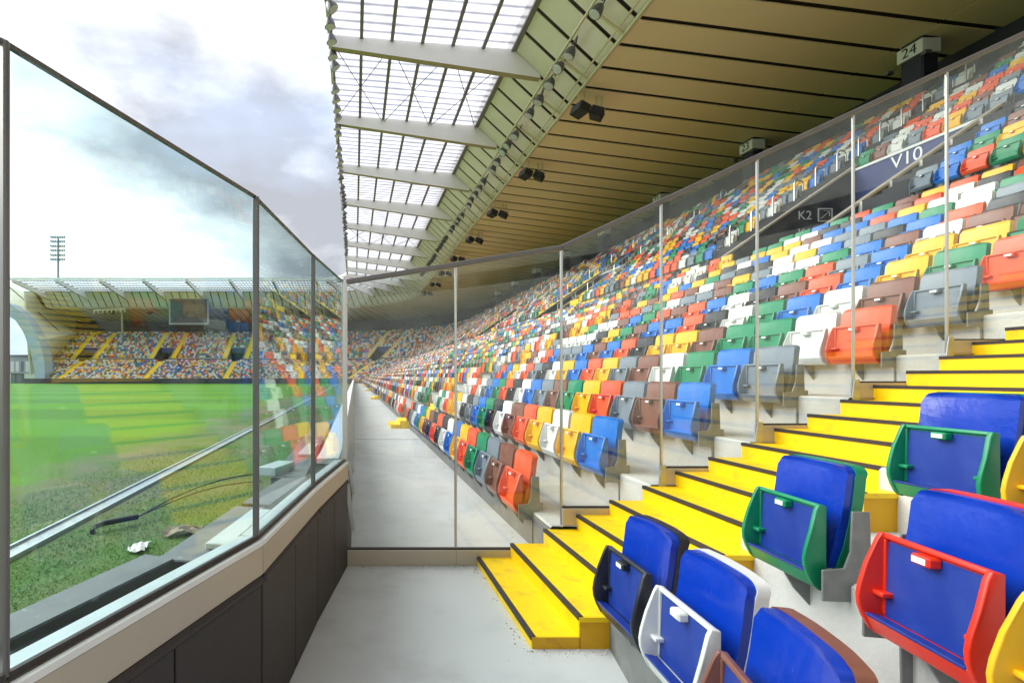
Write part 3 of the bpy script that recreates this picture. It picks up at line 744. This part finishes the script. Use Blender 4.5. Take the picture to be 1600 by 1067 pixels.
for i, v in enumerate(VOM):
    wh = 'along the long stand' if v < SL else ('in the rounded corner' if v < SF else 'of the end stand')
    dn = '%s doorway of the long stand' % ordn(i + 1) if v < SL else ('doorway in the rounded corner' if v < SF else '%s end stand doorway past the corner' % ordn(i - 5))
    far_stair(v - .15, 1.2, lowrows, 'yellow aisle stair climbing the lower tier to the %s' % dn, 'yellow lower aisle stairs ' + wh, True)
    for sg, nm in ((-1, 'near'), (1, 'far')):
        dd = (VH + .75) / scale_at(v, 18)
        far_stair(v + sg * dd, 1.15, uprows, 'yellow upper stair on the %s side of the %s' % (('near', 'further')[sg > 0], dn), 'yellow upper aisle stairs ' + wh, False, 1 if i == 0 else 0)

# ------------------------------------------------------------------ glass screen beside the stairs
YG = 4.025
PX = [-.07, .815, 1.667, 2.472, 3.246, 4.02, 4.774, 5.56, 6.33]
def topz(x): return 2.262 + (2.54 - 2.262) * (x + .07) / 1.737 if x < 1.667 else 2.54 + .462 * (x - 1.667)
BZ = [.13, .13, .464, .785, 1.13, 1.47, 1.81, 2.15]; FZ = [0, 0, .318, .645, .98, 1.33, 1.685, 2.04]
gs = tag(empty('glass_screen', (2.5, YG, 0)), 'clear glass screen with steel posts and sloping handrail stepping up beside the yellow stairs', 'glass screen')
gi = Matrix.Translation((-2.5, -YG, 0))
def child(mb, name, mats, par, inv, **k):
    o = mb.build(name, mats, None, **k); o.parent = par; o.matrix_parent_inverse = inv; return o
for i in range(8):
    a, b = PX[i] + .012, PX[i + 1] - .012
    child(MB().prism([(a, YG - .006, BZ[i] + .002), (b, YG - .006, BZ[i] + .002), (b, YG - .006, topz(b)), (a, YG - .006, topz(a))], (0, .012, 0)), 'pane', 'glass_clear', gs, gi)
    child(MB().box(PX[i] + .0, PX[i + 1] - .03 * (i > 0), YG - .03, YG + .03, FZ[i], BZ[i] - .006), 'base_panel', 'beige', gs, gi, bevel=.003)
    child(MB().box(PX[i] + .0, PX[i + 1] - .03 * (i > 0), YG - .016, YG + .016, BZ[i] - .006, BZ[i] + .006), 'gasket', 'nosing', gs, gi)
    if i > 0:
        child(MB().box(PX[i] - .009, PX[i] + .009, YG - .009, YG + .009, FZ[max(0, i - 1)] if i < 2 else FZ[i - 1] + .3, topz(PX[i]) - .01), 'post', 'stainless', gs, gi, bevel=.003)
        if i > 2: child(MB().prism([(PX[i] - .045, YG - .034, FZ[i] - .03), (PX[i] + .02, YG - .034, FZ[i] - .03), (PX[i] + .02, YG - .034, BZ[i] + .02), (PX[i] - .02, YG - .034, BZ[i] + .02)], (0, .008, 0)), 'foot_plate', 'galv', gs, gi)
for a, b in ((PX[0] + .0, PX[2]), (PX[2], PX[8])):
    child(MB().bar((a, YG, topz(a) + .012), (b + .0, YG, topz(b) + .012), .04, .04), 'handrail', 'rail_brown', gs, gi, bevel=.006)
child(MB().box(PX[0] - .012, PX[0] + .012, YG - .02, YG + .02, 0, topz(PX[0])), 'edge_post', 'stainless', gs, gi)

# ------------------------------------------------------------------ barrier between walkway and pitch
BP = [(-1.46, .28), (-.786, 1.12), (-.413, 2.09), (-.257, 3.09), (-.085, 4.0)]
pb = tag(empty('pitch_barrier', (-.413, 2.09, 0)), 'kinked glass barrier on a beige and dark brown wall between walkway and pitch', 'barrier')
pi_ = Matrix.Translation((.413, -2.09, 0))
GT, GB = 2.27, .845
def nrm(a, b):
    d = Vector((b[0] - a[0], b[1] - a[1], 0)).normalized(); return d, Vector((-d.y, d.x, 0))
def wall_piece(a, b, z0, z1, off, th, name, m, bev=0, ext=.0, par=None):
    d, n = nrm(a, b); A = Vector((a[0], a[1], z0)) + n * off - d * ext; Bq = Vector((b[0], b[1], z0)) + n * off + d * ext
    return child(MB().prism([A, Bq, Bq + n * th, A + n * th], (0, 0, z1 - z0)), name, m, par or pb, pi_, bevel=bev)
def glass_piece(a, b, i):
    d, n = nrm(a, b); A = Vector((a[0], a[1], GB + .012)) + d * .02; Bq = Vector((b[0], b[1], GB + .012)) - d * .02
    return child(MB().prism([A, Bq, Bq + n * .012, A + n * .012], (0, 0, GT - GB - .02)), 'pane', 'glass_tint', pb, pi_)
for i in range(4):
    a, b = BP[i], BP[i + 1]
    glass_piece(a, b, i)
    wall_piece(a, b, GT - .007, GT + .006, -.002, .016, 'top_rail', 'rail_brown', .003, ext=.004)
    wall_piece(a, b, GB - .005, GB + .012, -.014, .010, 'clamp', 'nosing')
    wall_piece(a, b, GB - .03, GB - .008, -.037, .020, 'white_trim', 'white_paint', .002)
    wall_piece(a, b, GB - .02, GB + .002, .014, .060, 'sill', 'sill_white', .003)
    wall_piece(a, b, .695, GB - .031, -.034, .11, 'beige_panel', 'beige', .002)
    wall_piece(a, b, .655, .693, -.046, .12, 'cap_roll', 'brown_panel', .012)
    m0 = ((a[0] + b[0]) / 2, (a[1] + b[1]) / 2); d, n = nrm(a, b)
    for p, q in ((a, m0), (m0, b)):
        P0 = Vector((*p, 0)) + d * .004; Q0 = Vector((*q, 0)) - d * .004
        wall_piece(P0[:2], Q0[:2], 0.0, .654, -.030, .09, 'brown_panel', 'brown_panel', .004)
for i, p in enumerate(BP[:4]):
    d, n = nrm(BP[max(0, i - 1)], BP[i]) ; d2, n2 = nrm(BP[i], BP[i + 1]); n = ((n + n2) / 2).normalized(); d = Vector((n.y, -n.x, 0))
    c = Vector((*p, GB)); wq = .007
    child(MB().prism([c - d * wq - n * .014, c + d * wq - n * .014, c + d * wq + n * .014, c - d * wq + n * .014], (0, 0, GT - GB)), 'post', 'rail_brown', pb, pi_, bevel=.004)
c = Vector((*BP[4], GB)); child(MB().box(c.x - .012, c.x + .012, c.y - .03, c.y + .0, GB, GT), 'post', 'stainless', pb, pi_)

# parapet of the long stand beyond the screen
pp = tag(empty('parapet', (-.1, 4.1, 0)), 'low grey parapet with leaning white posts along the walkway beyond the screen', 'parapet'); ppi = Matrix.Translation((.1, -4.1, 0))
mb = MB(); sweep(mb, -.42, SL, [(-.03, 0), (-.16, .80), (-.24, .80), (-.20, -.2)], closed=True); child(mb, 'parapet_wall', 'brown_panel', pp, ppi)
mb = MB(); sweep(mb, -.42, SL, [(-.12, .80), (-.12, .845), (-.30, .845), (-.30, .80)], closed=True); child(mb, 'parapet_cap', 'white_paint', pp, ppi)
s = .4
while s < SL:
    mb = MB(); y = YS + s
    mb.prism([(-.03, y, 0.0), (.005, y, 0.0), (-.095, y, .80), (-.15, y, .80)], (0, .05, 0)); child(mb, 'parapet_post', 'white_paint', pp, ppi)
    s += 1.5
# low dark wall in front of the end stand
mb = MB(); sweep(mb, SL + .2, SF + 62, [(-.25, PZ - .1), (-.25, .95), (-.05, .95), (-.05, PZ - .1)], closed=True)
tag(mb.build('perimeter_wall', 'dark_wall'), 'low dark wall running between the pitch and the end stand', 'wall')

# boards, sills and litter on the pitch side of the barrier
def adboard(a, b, o0, o1, z, label):
    d, n = nrm(a, b); A = Vector((a[0], a[1], PZ)) + n * o0 + d * .0; Bq = Vector((b[0], b[1], PZ)) + n * o0 - d * .012; w_ = n * (o1 - o0)
    mb = MB().prism([A, Bq, Bq + w_, A + w_], (0, 0, z - PZ)); mb.m[1] = 1
    return tag(mb.build('advertising_board', ['black_board', 'board_top'], bevel=.006), label, 'board', 'black boards behind the barrier')
adboard(BP[0], BP[1], .32, .48, .755, 'scuffed black board outside the glass, partly past the brown post')
adboard(BP[1], (-.45, 1.99), .32, .48, .755, 'scuffed black board with pale marks standing outside the widest glass pane')
adboard((-.40, 2.16), BP[3], .30, .50, .70, 'dusty black board standing outside the second glass pane')
adboard((-.24, 3.13), BP[4], .30, .50, .70, 'dusty black board standing outside the narrow glass pane by the screen')
adboard((-.06, 4.03), (-.06, 9.0), .34, .62, .70, 'long dusty black board standing outside the parapet past the glass screen')
def plank(c, ang, l, w_, z, label, th=.03):
    o = MB().box(-w_ / 2, w_ / 2, -l / 2, l / 2, 0, th).build('white_plank', 'sill_white', bevel=.004); o.location = (c[0], c[1], z); o.rotation_euler = (0, 0, -ang)
    return tag(o, label, 'plank', 'white planks lying outside the barrier')
plank((-.60, 2.66), R_(9), .62, .12, .70, 'pale plank lying on the dusty board outside the second pane')
plank((-.66, 4.25), R_(20), .34, .16, .70, 'short pale block lying on the black board past the glass screen', .07)
plank((-.50, 5.45), R_(2), .8, .13, .70, 'pale plank lying on the black board further along the parapet')
# white kerb channel along the pitch edge
ch = tag(empty('drain_channel', (-3.2, 10, PZ)), 'pale twin-edged drain channel running straight along the edge of the pitch', 'drain channel')
for x0, x1, z1, m in ((-3.33, -3.30, .04, 'sill_white'), (-3.12, -3.09, .04, 'sill_white'), (-3.30, -3.12, .015, 'galv')):
    MB().box(x0 + 3.2, x1 + 3.2, -12, 84, -.02, z1).build('channel_edge' if z1 > .03 else 'channel_grate', m, ch)
# conduit and cables
cn_ = tag(empty('conduit', (-2.75, 5.3, PZ)), 'black hose bent out of the ground with two thin cables trailing off', 'cable')
MB().tube([(-.02, -.02, -.05), (-.02, -.02, .03), (.0, .0, .075), (.06, .06, .09), (.16, .18, .085), (.3, .34, .08)], .03, 10).build('hose', 'cable_black', cn_, smooth=True)
for k in range(2):
    MB().tube([(.3, .34, .08)] + [(.3 + t * (1.05 - .12 * k), .34 + t * (1.9 + .5 * k), .08 + .10 * math.sin(t * math.pi) + .02 * k) for t in [.2 * q for q in range(1, 6)]], .008, 6).build('thin_cable', 'cable_black', cn_)
def scrap(c, sz, m, label, cat, seed):
    rr = random.Random(seed); n = 5; mb = MB()
    for ii in range(n + 1):
        for jj in range(n + 1): mb.v.append(((ii / n - .5) * sz + rr.uniform(-.2, .2) * sz / n, (jj / n - .5) * sz * .7 + rr.uniform(-.2, .2) * sz / n, .02 + rr.uniform(0, .18) * sz))
    for ii in range(n):
        for jj in range(n): q = ii * (n + 1) + jj; mb.f.append((q, q + 1, q + n + 2, q + n + 1)); mb.m.append(0)
    o = mb.build('litter_scrap', m); o.location = (c[0], c[1], PZ); o.rotation_euler = (0, 0, rr.uniform(0, 3))
    sm = o.modifiers.new('thick', 'SOLIDIFY'); sm.thickness = .004
    return tag(o, label, cat, 'scraps on the verge')
scrap((-2.07, 4.77), .22, 'paper', 'crumpled white paper scrap lying on the worn grass', 'litter', 1)
scrap((-1.81, 5.25), .36, 'rust_scrap', 'flattened brown cardboard scrap lying on the worn grass', 'litter', 2)
# grass blades on the verge
rg = np.random.default_rng(3); NBL = 90000
gx = rg.uniform(-6.2, -.95, NBL); gy = 2.2 + 9.5 * rg.uniform(0, 1, NBL) ** 1.5
keep = (gx > -4.6 + 1.2 * rg.uniform(0, 1, NBL) ** 2) & ~((gx > -3.4) & (gx < -3.0)); gx, gy = gx[keep], gy[keep]; nbl = len(gx)
th_ = rg.uniform(0, 2 * np.pi, nbl); hh_ = rg.uniform(.008, .03, nbl); wd_ = .004
cx, sx_ = np.cos(th_), np.sin(th_); lean = rg.uniform(-.03, .03, (nbl, 2))
vv = np.zeros((nbl, 3, 3), np.float32)
vv[:, 0] = np.stack([gx - cx * wd_, gy - sx_ * wd_, np.full(nbl, PZ)], 1); vv[:, 1] = np.stack([gx + cx * wd_, gy + sx_ * wd_, np.full(nbl, PZ)], 1)
vv[:, 2] = np.stack([gx + lean[:, 0], gy + lean[:, 1], PZ + hh_], 1)
me = bpy.data.meshes.new('verge_grass'); me.vertices.add(nbl * 3); me.vertices.foreach_set('co', vv.ravel())
me.loops.add(nbl * 3); me.loops.foreach_set('vertex_index', np.arange(nbl * 3, dtype=np.int32)); me.polygons.add(nbl)
me.polygons.foreach_set('loop_start', np.arange(nbl, dtype=np.int32) * 3); me.polygons.foreach_set('loop_total', np.full(nbl, 3, np.int32))
me.materials.append(M['blade']); me.update(calc_edges=True)
o = link('verge_grass', me); tag(o, 'short rough grass blades on the worn verge', 'grass', kind='stuff')

# ------------------------------------------------------------------ lamps and loudspeakers under the roof
def lamp_proto():
    b = MB().tube([(0, 0, -.02), (0, 0, -.10), (0, 0, -.30), (0, 0, -.42)], [.10, .17, .24, .25], 12).mesh('housing', 'lamp_grey', smooth=True)
    l_ = MB().tube([(0, 0, -.421), (0, 0, -.44)], [.22, .20], 12).mesh('lens', 'lamp_lens')
    y = MB(); y.bar((0, -.28, -.1), (0, -.28, .28), .05, .03); y.bar((0, .28, -.1), (0, .28, .28), .05, .03); y.bar((0, -.28, .28), (0, .28, .28), .05, .03)
    return b, l_, y.mesh('yoke', 'lamp_grey')
LB, LL, LY = lamp_proto()
def lamp(p, an, tilt, label, grp, parts=True):
    e = tag(empty('floodlight', p), label, 'floodlight', grp); e.rotation_euler = (0, tilt, an); e.scale = (1.25,) * 3
    link('housing', LB, e); 
    if parts: link('lens', LL, e); link('yoke', LY, e)
    return e
rl = random.Random(5)
c = off_pt(RCp, .42)
for i in range(46):
    s = 12.5 + 1.45 * i
    if i % 6 == 5: continue
    if s > SL - 4: break
    lamp(P(s + rl.uniform(-.2, .2), c[0] + .12, c[1] - .42), rl.uniform(-.3, .3), R_(35) + rl.uniform(-.2, .2), 'round grey floodlight hanging from the cream rail on the roof fascia', 'floodlights along the fascia rail', i < 30)
for i in range(52):
    s = 12.0 + 1.25 * i
    if i % 7 == 6: continue
    if s > SL - 8: break
    lamp(P(s + rl.uniform(-.2, .2), RA[0] - .02, RA[1] - .55), rl.uniform(-.3, .3), R_(-20) + rl.uniform(-.3, .3), 'round grey floodlight clamped under the front edge of the roof', 'floodlights along the front edge of the roof', i < 26)
SPB = MB().box(-.34, .34, -.45, .45, -.5, .0).mesh('cabinet', 'speaker_black', bevel=.03)
def speaker(s, lab='pair of black loudspeakers hanging far along under the soffit'):
    e = tag(empty('loudspeaker', P(s, 13.6, 17.68), frame(s)[2]), lab, 'loudspeaker', 'loudspeaker pairs under the soffit')
    for dy, dx, rz, ry in ((-.15, -.62, .25, .35), (.2, .55, -.5, .5)):
        link('cabinet', SPB, e, Matrix.Translation((dx, dy, -.75)) @ Matrix.Rotation(rz, 4, 'Z') @ Matrix.Rotation(ry, 4, 'Y'))
        mb = MB()
        for q in (-.16, .16): mb.bar((dx + q, dy, -.8), (dx + q, dy, .05), .07)
        mb.bar((dx - .36, dy - .1, -.62), (dx + .42, dy + .1, -.76), .08, .08)
        mb.build('hanger', 'rail_cream', e)
for k in range(8): speaker(24.2 + 9.1 * k, *(['pair of black loudspeakers hanging under the soffit between pillars %d and %d' % (24 - k, 23 - k)] if k < 5 else []))
for k in range(6): speaker(SF + 4.5 + 9.1 * k, 'pair of black loudspeakers hanging under the roof of the end stand')

# ------------------------------------------------------------------ handrails on the upper aisles
hr = MB().tube([(0, -.16, 0)] + [(0, -.16, .85), (0, -.13, .93), (0, -.05, .97), (0, .05, .97), (0, .13, .93), (0, .16, .85)] + [(0, .16, 0)], .028, 8).mesh('handrail_loop', 'stainless', smooth=True)
for i, v in enumerate(VOM[:5]):
    for sg in (-1, 1):
        for k in range(5 if i == 0 and sg < 0 else 1, NU, 1 if i == 0 else 2):
            x = XU[k] - .1; s = v + sg * (VH + 1.34); z = FU[k]
            o = link('handrail', hr); o.location = P(s, x, z); o.rotation_euler = (0, 0, R_(90) + frame(s)[2])
            tag(o, 'steel handrail loop, %s row up, %s stair of the %s long stand doorway' % (ordn(k + 1), ('nearer', 'further')[sg > 0], ordn(i + 1)), 'handrail', 'handrail loops on the upper aisles')
for i, v in enumerate(VOM[:5]):
    for sg in ((-1, 1) if i else ()):
        e = MB()
        s = v + sg * VH
        pts = [(XW + .1 + 1.1 * q, par_z(XW + .1 + 1.1 * q)) for q in range(5)]
        for x, z in pts: e.tube([P(s, x, z), P(s, x, z + .42)], .022, 6)
        e.tube([P(s, x, z + .42) for x, z in pts], .025, 6)
        tag(e.build('guard_rail', 'galv'), 'galvanised guard rail sloping along the %s parapet of the %s long stand doorway' % (('nearer', 'further')[sg > 0], ordn(i + 1)), 'guard rail', 'guard rails on the doorway parapets')

# ------------------------------------------------------------------ far things
def at(u, v, Y): return Vector(((u - VPX) / F_PX * Y, Y, H - (v - VPY) / F_PX * Y))
# scoreboard under the end roof
sb = tag(empty('scoreboard', at(295, 486, 117)), 'dark rectangular scoreboard hanging under the roof of the end stand', 'scoreboard')
wS, hS = 62 / F_PX * 117, 42 / F_PX * 117
MB().box(-wS / 2, wS / 2, 0, .8, -hS / 2, hS / 2).build('cabinet', 'screen_frame', sb, bevel=.05)
MB().box(-wS / 2 + .35, wS / 2 - .35, -.03, 0, -hS / 2 + .35, hS / 2 - .35).build('screen', 'screen', sb)
mb = MB()
for q in (-.3, .3): mb.bar((q * wS, .4, hS / 2), (q * wS, .4, hS / 2 + 1.6), .25)
mb.build('hanger', 'screen_frame', sb)
# roof gantry below the end fascia
gt = MB(); p0 = at(147, 485, 116); p1 = at(195, 483, 116); gt.bar(p0, p1, .3, .25); gt.bar(at(190, 484, 116), at(191, 520, 121), .35)
for q in range(8): gt.bar(p0 + (p1 - p0) * (q / 7.), p0 + (p1 - p0) * (q / 7.) - Vector((0, 0, .7)), .18)
tag(gt.build('lamp_gantry', 'rail_cream'), 'cream lamp gantry bar with a bent leg under the roof of the end stand', 'gantry')
# light mast behind the end stand
ms = at(91, 587, 170); mt = tag(empty('light_mast', (ms.x, ms.y, 0)), 'tall grey floodlight mast standing behind the end stand roof', 'light mast')
zt = H + (VPY - 372) / F_PX * 170; zl = H + (VPY - 407) / F_PX * 170
MB().tube([(0, 0, 0), (0, 0, zt)], [.55, .3], 10).build('mast_pole', 'mast', mt)
for q in range(6):
    z = zl + (zt - zl) * q / 5
    MB().box(-2.4, 2.4, -.12, .12, z - .1, z + .1).build('cross_arm', 'mast', mt)
    for k in range(7): MB().box(-2.3 + k * .77 - .22, -2.3 + k * .77 + .22, -.5, -.1, z + .12, z + .62).build('lamp_head', 'mast', mt)
# concrete arch closing the end of the far roof
ar = tag(empty('concrete_arch', (-74, 108, 0)), 'pale curved concrete arch closing the far end of the end stand roof', 'arch'); ai = Matrix.Translation((74, -108, 0))
inn = [(-40, 478), (-10, 484), (14, 494), (24.5, 500.6), (37.5, 521), (45, 542), (49.7, 559), (53.4, 575.6), (54.5, 600)]
outr = [(-40, 458), (-10, 464), (14, 473.5), (30, 485.6), (45, 502.5), (56, 521), (63.7, 540), (68.4, 559), (70, 580), (70, 600)]
def resample(pts, n):
    L_ = [0]
    for a, b in zip(pts, pts[1:]): L_.append(L_[-1] + math.dist(a, b))
    res = []
    for i in range(n):
        t = L_[-1] * i / (n - 1); k = max(j for j in range(len(L_)) if L_[j] <= t + 1e-9); k = min(k, len(pts) - 2)
        u = (t - L_[k]) / (L_[k + 1] - L_[k]); res.append((pts[k][0] + (pts[k + 1][0] - pts[k][0]) * u, pts[k][1] + (pts[k + 1][1] - pts[k][1]) * u))
    return res
n = 24; I_ = [at(u, v, 108) for u, v in resample(inn, n)]; O_ = [at(u, v, 108) for u, v in resample(outr, n)]
mb = MB(); back = Vector((0, 3.0, 0))
for i in range(n - 1):
    mb.quad(I_[i], I_[i + 1], O_[i + 1], O_[i]); mb.quad(I_[i] + back, I_[i + 1] + back, I_[i + 1], I_[i]); mb.quad(O_[i], O_[i + 1], O_[i + 1] + back, O_[i] + back); mb.quad(O_[i] + back, O_[i + 1] + back, I_[i + 1] + back, I_[i] + back)
child(mb, 'arch_rib', 'arch_face', ar, ai, smooth=True)
far_edge = [(-40, 440), (15, 446), (60, 470), (90, 500), (118, 522), (104, 536), (92, 552), (80, 566), (74, 590), (72, 604)]
FEr = [at(u, v, 127 - 12 * max(0, (i - 12) / 11.)) for i, (u, v) in enumerate(resample(far_edge, n))]
mb = MB(); K = 4
for i in range(n - 1):
    for q in range(K):
        f = lambda ii, qq: (O_[ii] + back * .1).lerp(FEr[ii], qq / K)
        mb.quad(f(i, q), f(i + 1, q), f(i + 1, q + 1), f(i, q + 1))
child(mb, 'arch_shell', 'arch_cream', ar, ai, smooth=True)
mb = MB().tube([at(15, 449, 116), at(60, 488, 117), at(105, 528, 120)], .12, 6); child(mb, 'shell_seam', 'roof_dark', ar, ai)
pr = [(8.5, 1.6), (10.5, 2.6), (XW, ZW - .8), (XU[-1] + .8, ZB - .8), (27.4, ZB - .8), RF, RE, RD, RB, (6.5, 20.6)]
mb = MB().prism([P(SEND + 1.2, x, z) for x, z in pr], (-.4, 0, 0)); child(mb, 'end_wall', 'arch_cream', ar, ai)
# low things beyond the arch
e = MB(); a = at(-60, 586, 128); b = at(54, 586, 128); e.box(a.x, b.x, 128, 129, PZ - .1, 2.0)
tag(e.build('boundary_wall', 'far_wall'), 'long pale boundary wall beyond the arch', 'wall')
bd = tag(empty('far_shed', at(30, 575, 260)), 'low grey flat-roofed building beyond the pale wall', 'building'); bd.location.z = 0
MB().box(-42, 9, 0, 14, 0, 11.5).build('wall', 'far_building', bd); MB().box(-43, 9.6, -.5, 14.5, 11.5, 12.4).build('roof', 'far_trim', bd)
for q in range(6): MB().box(-7 + q * 2.6, -5.4 + q * 2.6, -.06, 0, 3.6, 9).build('window', 'far_wall' if q % 3 else 'far_trim', bd)
for u, lab in ((20, 'dark boxy dugout standing on the pitch edge under the arch, nearest the post'), (29, 'dark boxy dugout standing on the pitch edge beside its twin')):
    p = at(u, 590, 112); d_ = tag(empty('dugout', (p.x, 112, PZ)), lab, 'dugout', 'dark dugouts under the arch')
    MB().box(-.55, .55, 0, 1.2, 0, 2.1).build('shell', 'far_trim', d_, bevel=.1); MB().box(-.7, .7, -.3, 1.3, 2.1, 2.2).build('roof', 'dark_wall', d_)

# ------------------------------------------------------------------ grit gathered at the foot of the stair and the walls
gr = random.Random(9); mb = MB()
def grit(x, y, z=0.):
    r = gr.uniform(.0015, .005); a = gr.uniform(0, 3); mb.bar((x, y, z + r * .5), (x + r * 2.2 * math.cos(a), y + r * 2.2 * math.sin(a), z + r * .5), r * 1.5, r, gr.choice((0, 1, 1)))
for _ in range(55): grit(.985 - abs(gr.gauss(0, .03)) - .008, gr.uniform(2.75, 4.0))
for _ in range(50): grit(gr.uniform(.95, 1.5), 2.77 - abs(gr.gauss(0, .03)))
for _ in range(30): grit(gr.uniform(0, .9), 3.99 - abs(gr.gauss(0, .025)))
for _ in range(12): grit(gr.uniform(-.2, 1.3), gr.uniform(1.2, 3.9))
for _ in range(60): grit(1.55 - abs(gr.gauss(0, .05)), gr.uniform(4.1, 9))
o = mb.build('floor_grit', ['rust_scrap', 'paper']); tag(o, 'tiny grit and leaf crumbs gathered at the foot of the yellow stair', 'grit', kind='stuff')
